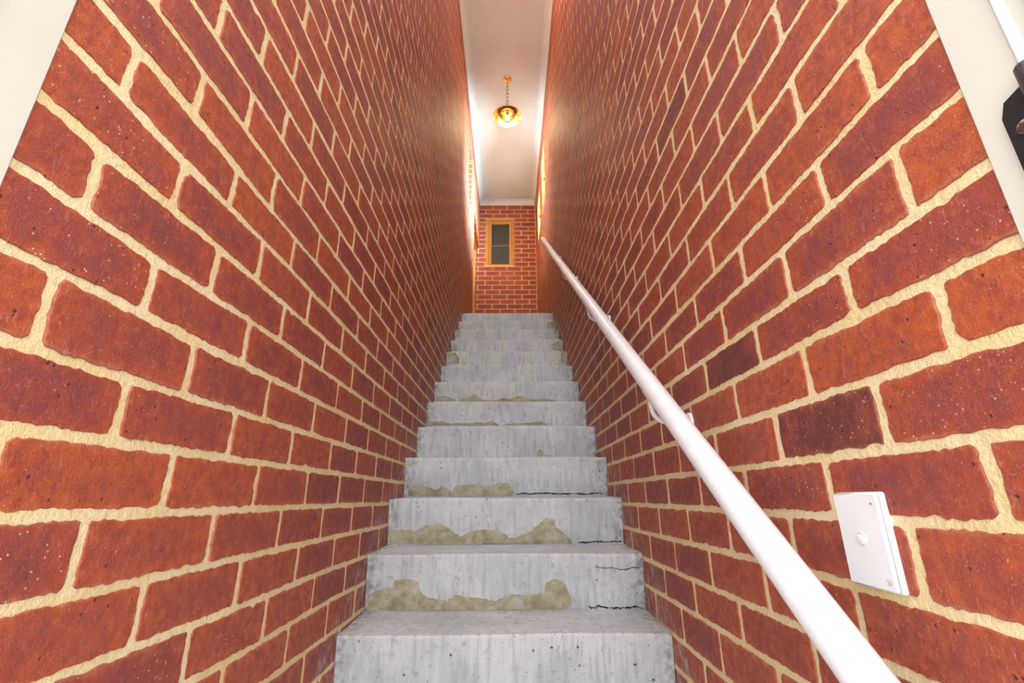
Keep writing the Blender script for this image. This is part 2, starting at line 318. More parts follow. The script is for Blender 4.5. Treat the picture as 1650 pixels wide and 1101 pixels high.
class MB:
    def __init__(s): s.v = []; s.f = []
    def add(s, v, f):
        n = len(s.v); s.v += v; s.f += [tuple(i + n for i in q) for q in f]; return s
    def box(s, x0, x1, y0, y1, z0, z1, bev=0.0):
        x0, x1 = sorted((x0, x1)); y0, y1 = sorted((y0, y1)); z0, z1 = sorted((z0, z1))
        if bev <= 0:
            v = [(x, y, z) for x in (x0, x1) for y in (y0, y1) for z in (z0, z1)]
            return s.add(v, [(0, 1, 3, 2), (4, 6, 7, 5), (0, 4, 5, 1), (2, 3, 7, 6), (0, 2, 6, 4), (1, 5, 7, 3)])
        b = min(bev, (x1 - x0) / 2.01, (y1 - y0) / 2.01, (z1 - z0) / 2.01)
        c = [(x, y, z) for x in (x0, x1) for y in (y0, y1) for z in (z0, z1)]
        import itertools
        mid = ((x0 + x1) / 2, (y0 + y1) / 2, (z0 + z1) / 2)
        v = []; idx = {}
        for ci, p in enumerate(c):
            sg = [1 if p[a] < mid[a] else -1 for a in range(3)]
            for a in range(3):
                q = [p[k] + (0 if k == a else sg[k] * b) for k in range(3)]
                idx[(ci, a)] = len(v); v.append(tuple(q))
        f = [tuple(idx[(ci, a)] for a in range(3)) for ci in range(8)]
        def cid(i, j, k): return i * 4 + j * 2 + k
        for side in (0, 1):
            f.append((idx[(cid(side, 0, 0), 0)], idx[(cid(side, 0, 1), 0)], idx[(cid(side, 1, 1), 0)], idx[(cid(side, 1, 0), 0)]))
            f.append((idx[(cid(0, side, 0), 1)], idx[(cid(0, side, 1), 1)], idx[(cid(1, side, 1), 1)], idx[(cid(1, side, 0), 1)]))
            f.append((idx[(cid(0, 0, side), 2)], idx[(cid(0, 1, side), 2)], idx[(cid(1, 1, side), 2)], idx[(cid(1, 0, side), 2)]))
        for a in range(3):
            o1, o2 = [k for k in range(3) if k != a]
            for p1 in (0, 1):
                for p2 in (0, 1):
                    e = []
                    for s_ in (0, 1):
                        ijk = [0, 0, 0]; ijk[a] = s_; ijk[o1] = p1; ijk[o2] = p2
                        e.append(cid(*ijk))
                    f.append((idx[(e[0], o1)], idx[(e[1], o1)], idx[(e[1], o2)], idx[(e[0], o2)]))
        return s.add(v, f)
    def lathe(s, prof, c, axis_=(0, 0, 1), n=32, close=True):
        a = Vector(axis_).normalized(); u = a.orthogonal().normalized(); w = a.cross(u); c = Vector(c)
        v = []; f = []
        for r, h in prof:
            for k in range(n):
                t = 2 * math.pi * k / n
                v.append(tuple(c + a * h + (u * math.cos(t) + w * math.sin(t)) * r))
        for i in range(len(prof) - 1):
            for k in range(n):
                f.append((i * n + k, i * n + (k + 1) % n, (i + 1) * n + (k + 1) % n, (i + 1) * n + k))
        if close:
            f.append(tuple(range(n))[::-1]); f.append(tuple((len(prof) - 1) * n + k for k in range(n)))
        return s.add(v, f)
    def tube(s, pts, r, n=16, closed=False, caps=True):
        pts = [Vector(p) for p in pts]; m = len(pts); v = []; f = []; prev = None
        for i, p in enumerate(pts):
            if closed: d = pts[(i + 1) % m] - pts[i - 1]
            else: d = pts[min(i + 1, m - 1)] - pts[max(i - 1, 0)]
            d.normalize()
            u = (prev - d * prev.dot(d)).normalized() if prev is not None and (prev - d * prev.dot(d)).length > 1e-6 else d.orthogonal().normalized()
            prev = u; w = d.cross(u); rr = r[i] if isinstance(r, (list, tuple)) else r
            for k in range(n):
                t = 2 * math.pi * k / n; v.append(tuple(p + (u * math.cos(t) + w * math.sin(t)) * rr))
        for i in range(m if closed else m - 1):
            j = (i + 1) % m
            for k in range(n): f.append((i * n + k, i * n + (k + 1) % n, j * n + (k + 1) % n, j * n + k))
        if caps and not closed: f.append(tuple(range(n))[::-1]); f.append(tuple((m - 1) * n + k for k in range(n)))
        return s.add(v, f)
    def build(s, name, mat, parent=None, smooth=False, loc=None):
        import bmesh
        o = link(name, s.v, s.f, mat, parent, smooth, loc)
        bm = bmesh.new(); bm.from_mesh(o.data); bmesh.ops.recalc_face_normals(bm, faces=bm.faces); bm.to_mesh(o.data); bm.free()
        if smooth:
            try: o.data.set_sharp_from_angle(angle=math.radians(38))
            except Exception: pass
        return o

# ---------------------------------------------------------------- brickwork
BP, CO = P['bp'], 0.086
def interp(tab, y):
    if not tab: return 0.0
    tab = sorted(tab)
    if y <= tab[0][0]: v = tab[0][1]
    elif y >= tab[-1][0]: v = tab[-1][1] * max(0, 1 - (y - tab[-1][0]) / 0.6)
    else:
        for (a, va), (b, vb) in zip(tab, tab[1:]):
            if a <= y <= b: v = va + (vb - va) * (y - a) / max(1e-6, b - a); break
    return max(-0.0045, min(0.0045, v))

def project(p):
    d = Vector(p) - Vector((0, 0, EYE)); z = d.dot(fwd)
    if z < 0.05: return None
    return (825 + f * d.dot(right) / z, 550.5 - f * d.dot(up) / z)
def screen_area(q):
    pr = [project(p) for p in q]
    if any(a is None for a in pr): return 0
    c = [(min(1650, max(0, x)), min(1101, max(0, y))) for x, y in pr]
    a = 0
    for (x0, y0), (x1, y1) in zip(c, c[1:] + c[:1]): a += x0 * y1 - x1 * y0
    return abs(a) / 2

def brick_mesh(a0, a1, z0, z1, depth, rng, detail, warp=None):
    """one brick in its own frame: a = along the wall, z = up, n = out of the wall (0 = face). Returns verts, faces, attrs"""
    L, H = a1 - a0, z1 - z0
    nx = 1 if detail == 0 else max(2, int(L / (0.0075 if detail == 2 else 0.03)))
    nz = 1 if detail == 0 else (9 if detail == 2 else 2)
    cr = min(0.0075 if detail else 0.005, L / 3, H / 3) * rng.uniform(0.6, 1.1)
    jit = (0.0015 if detail == 2 else 0.0014)
    ring = []
    def pt(u, w):      # rounded outline
        return u, w
    hx, hz = L / 2, H / 2
    if detail == 0:
        ring = [(-hx, -hz), (hx, -hz), (hx, hz), (-hx, hz)]
    else:
        side = []
        for k in range(nx + 1): side.append((-hx + cr + (L - 2 * cr) * k / nx, -hz))
        for k in range(nz + 1): side.append((hx, -hz + cr + (H - 2 * cr) * k / nz))
        for k in range(nx + 1): side.append((hx - cr - (L - 2 * cr) * k / nx, hz))
        for k in range(nz + 1): side.append((-hx, hz - cr - (H - 2 * cr) * k / nz))
        if detail == 2:      # an extra point on each rounded corner
            out = []; n = len(side); corners = {nx, nx + nz + 1, 2 * nx + nz + 2, n - 1}
            for i, q in enumerate(side):
                out.append(q)
                if i in corners:
                    r = side[(i + 1) % n]
                    sx = 1 if q[0] + r[0] > 0 else -1; sz = 1 if q[1] + r[1] > 0 else -1
                    out.append((sx * (hx - cr * 0.29), sz * (hz - cr * 0.29)))
            side = out
        ph = [rng.uniform(0, 6.28) for _ in range(4)]
        for x, z in side:
            wob = 0.0007 * math.sin(x * 45 + ph[0]) + 0.0005 * math.sin(x * 110 + ph[1]); wo2 = 0.0010 * math.sin(z * 80 + ph[2])
            sx = 1 if x > 0 else -1; sz = 1 if z > 0 else -1
            ex = abs(abs(x) - hx) < cr * 0.5; ez = abs(abs(z) - hz) < cr * 0.5
            x2 = x + (sx * wo2 + rng.uniform(-jit, jit) if ex else rng.uniform(-jit, jit) * 0.3)
            z2 = z + (wob + rng.uniform(-jit, jit) if ez else rng.uniform(-jit, jit) * 0.3)
            ring.append((x2, z2))
        if detail == 2 and rng.random() < 0.22:      # a chipped corner or arris
            c = rng.randrange(len(ring)); 
            for k in range(-1, 2):
                x, z = ring[(c + k) % len(ring)]; s = 0.0045 if k == 0 else 0.0025
                ring[(c + k) % len(ring)] = (x - math.copysign(s, x) * (abs(abs(x) - hx) < 0.006), z - math.copysign(s, z) * (abs(abs(z) - hz) < 0.006))
    n = len(ring); V = []; F = []; bev = 0.0011 if detail else 0.0008
    tx, tz, off = rng.uniform(-0.004, 0.004), rng.uniform(-0.008, 0.008), rng.uniform(0.0004, 0.0016) if detail == 2 else rng.uniform(-0.0003, 0.0004)
    def face(x, z): return off + tx * x + tz * z
    levels = [(-depth, 0.0), (-bev * 1.3, 0.0), (-bev * 0.35, bev * 0.45), (0.0, bev * 1.4)] if detail == 2 else [(-depth, 0.0), (-bev, 0.0), (0.0, bev * 1.2)]
    for li, (dn, ins) in enumerate(levels):
        for x, z in ring:
            xx = x - math.copysign(min(ins, abs(x)), x) * (abs(abs(x) - hx) < cr * 1.2); zz = z - math.copysign(min(ins, abs(z)), z) * (abs(abs(z) - hz) < cr * 1.2)
            V.append((xx, zz, dn + (face(x, z) if li else 0)))
    for li in range(len(levels) - 1):
        for k in range(n): F.append((li * n + k, li * n + (k + 1) % n, (li + 1) * n + (k + 1) % n, (li + 1) * n + k))
    F.append(tuple((len(levels) - 1) * n + k for k in range(n)))
    if warp:      # offsets of the bed below and above at both ends
        l0, l1, h0, h1 = warp
        def wz(x, z):
            u = min(1, max(0, (x + hx) / (2 * hx))); t = min(1, max(0, (z + hz) / (2 * hz)))
            return z + (l0 + (l1 - l0) * u) * (1 - t) + (h0 + (h1 - h0) * u) * t
        V = [(x, wz(x, z), n_) for x, z, n_ in V]
    return V, F, hx, hz

def tone_of(rng, far=False):
    r = rng.random()
    return rng.uniform(0.88, 1.0) if r < 0.06 else rng.uniform(0.0, 0.85)

def brick_wall(parent, specs, to_world, limit=300):
    """specs: (a0,a1,z0,z1,depth,area). The largest in view become single objects, the rest one joined part."""
    specs = sorted(specs, key=lambda s: -s[5])
    jv, jf, ja, jb = [], [], [], []
    for i, (a0, a1, z0, z1, dep, area, *wp) in enumerate(specs):
        rng = random.Random(hash((round(a0, 3), round(z0, 3))) & 0xffffff)
        single = i < limit
        detail = 2 if (area > 2500 and single) else (1 if area > 350 else 0)
        V, F, hx, hz = brick_mesh(a0, a1, z0, z1, dep, rng, detail, wp[0] if wp else None)
        ca, cz = (a0 + a1) / 2, (z0 + z1) / 2
        tone, seed = tone_of(rng), rng.uniform(0, 10)
        W = [to_world(ca + x, cz + z, n) for x, z, n in V]
        A = [c for x, z, n in V for c in (x, z, seed)]; B = [hx, hz, tone] * len(V)
        if single:
            loc = to_world(ca, cz, 0)
            o = link('brick', W, F, M['brick'], parent, False, loc)
            me = o.data
            me.attributes.new('brick_pos', 'FLOAT_VECTOR', 'POINT').data.foreach_set('vector', A)
            me.attributes.new('brick_size', 'FLOAT_VECTOR', 'POINT').data.foreach_set('vector', B)
        else:
            n = len(jv); jv += W; jf += [tuple(k + n for k in q) for q in F]; ja += A; jb += B
    if jv:
        o = link('distant_brickwork', jv, jf, M['brick'], parent)
        o.data.attributes.new('brick_pos', 'FLOAT_VECTOR', 'POINT').data.foreach_set('vector', ja)
        o.data.attributes.new('brick_size', 'FLOAT_VECTOR', 'POINT').data.foreach_set('vector', jb)
        o['kind'] = 'stuff'

def slab(name, sx, x0, thick, y0, y1, z0, z1, holes, parent=None):
    """mortar body of a side wall with rectangular openings"""
    ys = sorted({y0, y1, *[h[0] for h in holes], *[h[1] for h in holes]}); ys = [y for y in ys if y0 <= y <= y1]
    zs = sorted({z0, z1, *[h[2] for h in holes], *[h[3] for h in holes]}); zs = [z for z in zs if z0 <= z <= z1]
    mb = MB()
    for a, b in zip(ys, ys[1:]):
        run = None
        for c, d in zip(zs, zs[1:]):
            my, mz = (a + b) / 2, (c + d) / 2
            if any(h[0] < my < h[1] and h[2] < mz < h[3] for h in holes): continue
            mb.box(x0 + sx * RECESS, x0 + sx * thick, a, b, c, d)
    return mb.build(name, M['mortar'], parent)
RECESS = 0.0011
THICK = 0.23

def side_wall(S, holes):
    sx = -1 if S == 0 else 1; x0 = XL if S == 0 else XR
    name = 'wall_left' if S == 0 else 'wall_right'
    zc0 = (P['zL'] if S == 0 else P['zR']) + EYE; y00 = P['yL'] if S == 0 else P['yR']
    w = slab(name, sx, x0, THICK, YF, YE, 0.0, CEIL + 0.05, holes)
    tag(w, ('left' if S == 0 else 'right, handrail-side') + ' red brick wall with cream mortar joints rising beside the stair', 'wall', kind='structure')
    specs = []
    k0 = int((0 - zc0) / CO) - 1; k1 = int((CEIL - zc0) / CO) + 1
    for k in range(k0, k1):
        tb, tt = DATA['bed'].get(f'{S},{k}', []), DATA['bed'].get(f'{S},{k+1}', [])
        ph = y00 + (BP / 2 if k % 2 else 0)
        for n in range(-2, 32):
            r = random.Random((S * 1000 + k) * 100 + n)
            def hd(m):
                v = DATA['head'].get(f'{S},{k},{m}')
                if v is None: v = random.Random((S * 7919 + k) * 131 + m).uniform(-0.004, 0.004)
                return max(-0.014, min(0.014, v))
            ya = ph + n * BP + hd(n) + 0.0068 + r.uniform(-0.001, 0.0015); yb = ph + (n + 1) * BP + hd(n + 1) - 0.0068 + r.uniform(-0.0015, 0.001)
            ym = (ya + yb) / 2
            za = zc0 + k * CO + 0.0064 + r.uniform(-0.0008, 0.0010); zb = zc0 + (k + 1) * CO - 0.0064 + r.uniform(-0.0010, 0.0008)
            za, zb = max(za, 0.001), min(zb, CEIL - 0.001)
            ya, yb = max(ya, 0.372 if S == 0 else 0.356), min(yb, YE - 0.004)
            if yb - ya < 0.012 or zb - za < 0.012: continue
            if zb < min(LAND, SZ + RISE * math.floor((ya - 0.03 - SY) / RUN)) - 0.004 and ya > SY - 2 * RUN: continue   # buried in the stair
            parts = [(ya, yb)]
            dep = 0.02
            for h in holes:
                zov = min(zb, h[3]) - max(za, h[2])
                if zov > 0.03:
                    np_ = []
                    for a, b in parts:
                        if b <= h[0] or a >= h[1]: np_.append((a, b)); continue
                        if a < h[0] - 0.02: np_.append((a, h[0] + 0.004))
                        if b > h[1] + 0.02: np_.append((h[1] - 0.004, b))
                    parts = np_
                elif zov > 0 and yb > h[0] and ya < h[1]:
                    if za < h[2]: zb = min(zb, h[2] + 0.002)
                    else: za = max(za, h[3] - 0.002)
                if yb > h[0] - 0.3 and ya < h[1] + 0.3 and zb > h[2] - 0.15 and za < h[3] + 0.15: dep = 0.105
            for a, b in parts:
                if b - a < 0.012: continue
                q = [(x0, a, za), (x0, b, za), (x0, b, zb), (x0, a, zb)]
                specs.append((a, b, za, zb, dep, screen_area(q), (interp(tb, a), interp(tb, b), interp(tt, a), interp(tt, b))))
    brick_wall(w, specs, (lambda a, z, n: (x0 - sx * n, a, z)))
    return w

DH = LAND + 2.17          # head of the doorway in the left wall
HOLES_L = [(4.94, 5.40, 3.63 + EYE, 4.48 + EYE), (5.93, YE + 0.2, LAND - 0.001, DH)]
HOLES_R = [(4.97, 5.47, 3.70 + EYE, 4.50 + EYE), (5.86, 6.42, 3.74 + EYE, 4.44 + EYE)]
wall_left = side_wall(0, HOLES_L)
wall_right = side_wall(1, HOLES_R)

# end wall with its window recess
WX0, WX1, WZ0, WZ1 = -0.392, 0.105, 3.706 + EYE, 4.632 + EYE
EX0, EX1 = -0.80, XR + THICK
mb = MB()
for a, b, c, d in ((EX0, WX0, LAND - 0.3, CEIL + 0.05), (WX1, EX1, LAND - 0.3, CEIL + 0.05), (WX0, WX1, LAND - 0.3, WZ0), (WX0, WX1, WZ1, CEIL + 0.05)):
    mb.box(a, b, YE + 0.0035, YE + THICK, c, d)
wall_back = tag(mb.build('wall_back', M['mortar']), 'far red brick wall closing the top landing around the timber window', 'wall', kind='structure')
specs = []
ez0 = P['zE'] + EYE
for k in range(-14, 20):
    ph = P['xE'] + (BP / 2 if k % 2 else 0)
    for n in range(-3, 4):
        r = random.Random(k * 37 + n + 5)
        a, b = ph + n * BP + 0.0055 + r.uniform(-0.003, 0.003), ph + (n + 1) * BP - 0.0055 + r.uniform(-0.003, 0.003)
        za, zb = ez0 + k * CO + 0.0055, ez0 + (k + 1) * CO - 0.0055
        a, b = max(a, XL - 0.05), min(b, XR - 0.006); za, zb = max(za, LAND + 0.001), min(zb, CEIL - 0.001)
        if b - a < 0.015 or zb - za < 0.015: continue
        parts = [(a, b)]; dep = 0.02
        if min(zb, WZ1) - max(za, WZ0) > 0.03:
            parts = [(c, d) for c, d in ((a, min(b, WX0 + 0.003)), (max(a, WX1 - 0.003), b)) if d - c > 0.015] if (b > WX0 and a < WX1) else parts
            dep = 0.10
        elif min(zb, WZ1) - max(za, WZ0) > 0 and b > WX0 and a < WX1:
            if za < WZ0: zb = WZ0 + 0.002
            else: za = WZ1 - 0.002
            dep = 0.10
        for c, d in parts: specs.append((c, d, za, zb, dep, screen_area([(c, YE, za), (d, YE, za), (d, YE, zb), (c, YE, zb)])))
brick_wall(wall_back, specs, lambda a, z, n: (a, YE - n, z))

# ---------------------------------------------------------------- ceiling and cornice
ROOF_Y = 3.15     # ceiling starts here; unseen stretch over the lower flight omitted to admit skylight
mb = MB(); mb.box(XL - THICK, XR + THICK, ROOF_Y, YE + THICK, CEIL, CEIL + 0.05)
ceiling = tag(mb.build('ceiling', M['plaster']), 'plain white plaster ceiling high over the stair', 'ceiling', kind='structure')
def cove(c, axis_, s, a, b, y_end):
    """concave cornice 80 mm; runs along y at x=c (axis 'y') or along x at y=c"""
    W = 0.082; prof = [(0, W), (0.006, W), (0.008, W - 0.008)]
    for k in range(7):
        t = k / 6 * math.pi / 2
        prof.append((0.010 + (W - 0.02) * (1 - math.cos(t)), W - 0.012 - (W - 0.02) * math.sin(t)))
    prof += [(W - 0.008, 0.006), (W, 0.006), (W, 0), (0, 0)]
    v = []; n = len(prof)
    for e in (a, b):
        for d, h in prof:
            e2 = e
            if axis_ == 'x': e2 = e + (d if e == a else -d)
            elif e == b: e2 = e - d
            v.append((c + s * d, e2, CEIL - h) if axis_ == 'y' else (e2, c + s * d, CEIL - h))
    f_ = [(k, (k + 1) % n, n + (k + 1) % n, n + k) for k in range(n)] + [tuple(range(n)), tuple(range(2 * n - 1, n - 1, -1))]
    m = MB(); m.add(v, f_); return m
for nm, m, lb in (('trim_1', cove(XL, 'y', 1, ROOF_Y, YE, 0), 'white cove cornice along the left side of the ceiling'),
                  ('trim_2', cove(XR, 'y', -1, ROOF_Y, YE, 0), 'white cove cornice along the right side of the ceiling'),
                  ('trim_3', cove(YE, 'x', -1, XL, XR, 0), 'short white cove cornice above the far brick wall')):
    tag(m.build(nm, M['plaster'], smooth=True), lb, 'cornice', kind='structure')

# ---------------------------------------------------------------- floors
mb = MB(); mb.box(-3.2, 3.2, -3.2, SY - 2 * RUN + 0.05, -0.12, 0.0)
tag(mb.build('floor', M['paving']), 'pale paved ground at the foot of the stair', 'floor', kind='structure')

mb = MB(); mb.box(XL - 3.0, XL - 0.03, 0.12, YF - 0.005, 0.0, CEIL + 0.3); mb.box(XR + 0.03, XR + 7.0, 0.12, YF - 0.005, 0.0, CEIL + 0.3)  # unseen outer wall, right wing lengthened to keep sun off the ground
tag(mb.build('wall_front', M['render']), 'added plain cream rendered outside wall, unseen, beside the gate opening', 'wall', kind='structure')

# ---------------------------------------------------------------- stair
stair = tag(empty('staircase', (0, SY - 2 * RUN, 0)), 'straight grey concrete staircase climbing between the two brick walls', 'stairs')
def step(i):
    """i = -2..12; 12 is the landing"""
    rng = random.Random(900 + i)
    y0, zt = SY + RUN * i, SZ + RISE * i
    yb = y0 + RUN + 0.05 if i < 12 else YE + 0.02
    zb = zt - RISE - 0.001
    n = 40; r = 0.007
    prof = [(y0 + 0.021, zb), (y0 + 0.014, zb + RISE * 0.35), (y0 + 0.007, zb + RISE * 0.7), (y0 + 0.001, zt - r * 1.6), (y0 + 0.0012, zt - r * 0.7), (y0 + 0.003, zt - r * 0.2), (y0 + r * 1.3, zt),
            (y0 + RUN * 0.5, zt + 0.003), (yb, zt + 0.006)]
    if i == 12: prof[-1] = (yb, zt + 0.001)
    v = []; f_ = []; m = len(prof)
    for a in range(n + 1):
        x = XL + 0.0015 + (XR - XL - 0.003) * a / n
        e = min(a, n - a); worn = 0.004 * (e < 2) * rng.random()
        wav = 0.0016 * math.sin(x * 9 + i) + rng.uniform(-0.0008, 0.0008)
        for j, (y, z) in enumerate(prof):
            dy = wav * (j < 7) + (worn if 2 < j < 7 else 0) + rng.uniform(-0.0006, 0.0006) * (1 < j < 7)
            dz = (-worn * 0.8 if 2 < j < 8 else 0) + (0.0012 * math.sin(x * 7 + i * 2) if 2 < j < 8 else 0)
            v.append((x, y + dy, z + dz))
        v.append((x, yb, zb - 0.02)); v.append((x, y0 + 0.021, zb - 0.02))
    m += 2
    for a in range(n):
        for j in range(m): f_.append((a * m + j, a * m + (j + 1) % m, (a + 1) * m + (j + 1) % m, (a + 1) * m + j))
    f_.append(tuple(range(m))[::-1]); f_.append(tuple(n * m + j for j in range(m)))
    b = MB(); b.add(v, f_)
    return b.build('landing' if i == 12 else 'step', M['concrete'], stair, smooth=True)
def riser_pt(i, x, h, out=0.0):
    return (x, SY + RUN * i + 0.021 * (1 - h) - out + 0.0016 * math.sin(x * 9 + i), SZ + RISE * (i - 1 + h))
def rough_outline(pl, rng, amp):
    out = []; n = len(pl)
    for k in range(n):
        a, b = pl[k], pl[(k + 1) % n]; L = math.hypot(a[0] - b[0], (a[1] - b[1]) * RISE); m = max(1, int(L / 0.008))
        for q in range(m):
            t = q / m; x = a[0] + (b[0] - a[0]) * t; h = a[1] + (b[1] - a[1]) * t
            if h > 0.09: x += rng.uniform(-amp, amp); h += rng.uniform(-amp, amp) / RISE
            out.append((max(XL + 0.004, min(XR - 0.004, x)), max(0.035, min(0.97, h))))
    return out
for i in range(-2, 13):
    s = step(i)
    for pl in DATA['patch'].get(str(i), []):
        rng = random.Random(i * 17 + len(pl))
        ol = rough_outline(pl, rng, 0.0022); n = len(ol)
        v = [riser_pt(i, x, h, 0.0002) for x, h in ol] + [riser_pt(i, x, h, 0.0024) for x, h in ol]
        b = MB(); b.add(v, [tuple(n + k for k in range(n))] + [(k, (k + 1) % n, n + (k + 1) % n, n + k) for k in range(n)])
        o = b.build('cement_patch', M['patch'], s); o['label'] = 'rough olive-tan cement repair patch'
    for pl, wd in DATA['crack'].get(str(i), []):
        rng = random.Random(i * 31 + len(pl)); pts = []
        for (xa, ha), (xb, hb) in zip(pl, pl[1:]):
            for q in range(5):
                t = q / 5; pts.append((xa + (xb - xa) * t, ha + (hb - ha) * t + rng.uniform(-0.012, 0.012)))
        v = []; n = len(pts)
        for k, (x, h) in enumerate(pts):
            w = wd * 0.0011 * rng.uniform(0.3, 1.5) * (0.2 if k in (0, n - 1) else 1) / RISE
            v += [riser_pt(i, x, max(0.03, h - w), 0.0030), riser_pt(i, x, max(0.03, h) + w, 0.0030)]
        f_ = [(2 * k, 2 * k + 2, 2 * k + 3, 2 * k + 1) for k in range(n - 1)]
        link('crack', v, f_, M['crack'], s)['label'] = 'jagged dark crack'

# ---------------------------------------------------------------- handrail
RX, RM, RZ, RR = 0.376, 0.736, -0.607 + EYE, 0.0255
RX, RM, RZ, RR = 0.376, 0.736, -0.6063 + EYE, 0.0255
def railp(y, dx=0, dz=0): return (RX + dx, y, RZ + RM * y + dz)
rail = tag(empty('handrail', railp(1.214)), 'long white tubular handrail climbing along the right brick wall', 'handrail')
b = MB(); d = Vector((0, 1, RM)).normalized(); a0, a1 = Vector(railp(0.16)), Vector(railp(4.49))
pts = [a0 - d * 0.010, a0 - d * 0.006, a0] + [a0 + (a1 - a0) * k / 24 for k in range(1, 25)] + [a1 + d * 0.006, a1 + d * 0.010]
b.tube(pts, [0.012, 0.021, RR] + [RR] * 24 + [0.021, 0.012], 32)
b.build('rail_tube', M['railpaint'], rail, smooth=True)
for y in (0.40, 1.214, 2.028, 2.889, 3.731, 4.42):
    zr = RZ + RM * y; zf = 0.18 + EYE + RM * (y - 1.214)
    b = MB()
    b.lathe([(0.0, 0.0), (0.019, 0.0), (0.026, 0.002), (0.028, 0.005), (0.028, 0.008)], (XR - 0.008, y, zf), (1, 0, 0), 24, close=False)
    o = b.build('bracket_plate', M['railpaint'], rail, smooth=True)
    b = MB(); cx = RX
    arc = [(XR - 0.004, y, zf), (XR - 0.03, y, zf), (XR - 0.06, y, zf + 0.004)]
    for k in range(1, 7):
        t = k / 6 * math.pi / 2; arc.append((XR - 0.06 - (XR - 0.06 - cx) * math.sin(t), y, zf + 0.004 + 0.040 * (1 - math.cos(t))))
    arc += [(cx, y, zr - RR - 0.006)]
    b.tube(arc, 0.0065, 12)
    b.box(cx - 0.013, cx + 0.013, y - 0.028, y + 0.028, zr - RR * 1.25 - 0.004, zr - RR * 1.25 + 0.001)
    vs = b.v
    for q in range(len(vs) - 8, len(vs)): vs[q] = (vs[q][0], vs[q][1], vs[q][2] + RM * (vs[q][1] - y))
    b.build('bracket_arm', M['railpaint'], rail, smooth=True)
b = MB()
for (yy, ang, ln) in ((0.93, 2.4, 0.016), (0.78, 2.3, 0.010), (0.70, 2.5, 0.009)):
    b = MB()
    pts = [railp(yy + t * ln - ln / 2, RR * 1.004 * math.cos(ang + 0.25 * t), RR * 1.22 * math.sin(ang + 0.25 * t)) for t in (0, 0.35, 0.7, 1)]
    b.tube(pts, 0.0003, 6)
    b.build('scratch', M['scuff'], rail)['label'] = 'small grey scuff in the paint'

# ---------------------------------------------------------------- switch plate
sy, szz = 0.654, -0.0545 + EYE
sw = tag(empty('light_switch', (XR, sy, szz)), 'white rectangular light switch plate with one small round button on the right wall', 'switch')
b = MB(); b.box(XR + 0.003, XR - 0.0065, sy - 0.042, sy + 0.042, szz - 0.0585, szz + 0.0585, 0.002); b.build('mounting_base', M['plastic'], sw, True)
b = MB(); b.box(XR - 0.0068, XR - 0.0125, sy - 0.0405, sy + 0.0405, szz - 0.057, szz + 0.057, 0.0022); b.build('cover_plate', M['plastic'], sw, True)
b = MB(); b.lathe([(0.0088, 0.0), (0.0088, 0.0008), (0.0078, 0.0012), (0.0072, 0.0004)], (XR - 0.0124, sy, szz), (-1, 0, 0), 32); b.build('button_ring', M['plastic'], sw, True)
b = MB(); b.lathe([(0.0066, 0.0), (0.0066, 0.003), (0.0056, 0.0040), (0.003, 0.0042)], (XR - 0.0124, sy, szz), (-0.96, 0.0, -0.28), 28); b.build('round_button', M['plastic'], sw, True)
b = MB(); b.lathe([(0.0016, 0), (0.0016, 0.0004)], (XR - 0.0124, sy - 0.030, szz + 0.044), (-1, 0, 0), 12); b.build('screw_cap', M['grey'], sw)
# faint maker's mark in the lower corner: a little arc over three strokes
b = MB(); cxm, czm = sy - 0.0305, szz - 0.0465; X = XR - 0.01265
b.tube([(X, cxm + 0.004 * math.cos(t), czm + 0.003 * math.sin(t)) for t in (0.3, 0.9, 1.6, 2.3, 2.9)], 0.00028, 5)
for k in (-1, 0, 1): b.tube([(X, cxm + k * 0.0022, czm - 0.0035), (X, cxm + k * 0.0022 - 0.0006, czm + 0.0005)], 0.00028, 5)
b.build('printed_mark', M['grey'], sw)

# ---------------------------------------------------------------- gate frame at the foot (the photographer stands in it)
gate = tag(empty('door_1', (0, 0.33, 0)), 'cream enamelled gate frame at the foot of the stair', 'door frame', kind='structure')
for sgn, x0 in ((-1, XL), (1, XR)):
    b = MB(); ya = 0.388 if sgn < 0 else 0.3715
    b.box(x0 + sgn * 0.03, x0 - sgn * 0.005, 0.25, ya, 0.0, 2.6, 0.003)
    o = b.build('jamb', M['cream'], gate, True)
    b = MB(); b.box(x0 + sgn * 0.02, x0 - sgn * 0.010, 0.309 if sgn > 0 else 0.298, 0.321 if sgn > 0 else 0.327, 0.0, 2.6, 0.0055); b.build('bead', M['railpaint'], o, True)['label'] = 'raised glossy white bead'
    b = MB(); b.box(x0 + sgn * 0.029, x0 - sgn * 0.012, 0.20, 0.295, 0.0, 2.6, 0.003); b.build('gate_stile', M['cream'], gate, True)
b = MB(); b.box(XL - 0.03, XR + 0.03, 0.20, 0.39, 2.6, 2.68, 0.003); b.build('head', M['cream'], gate, True)
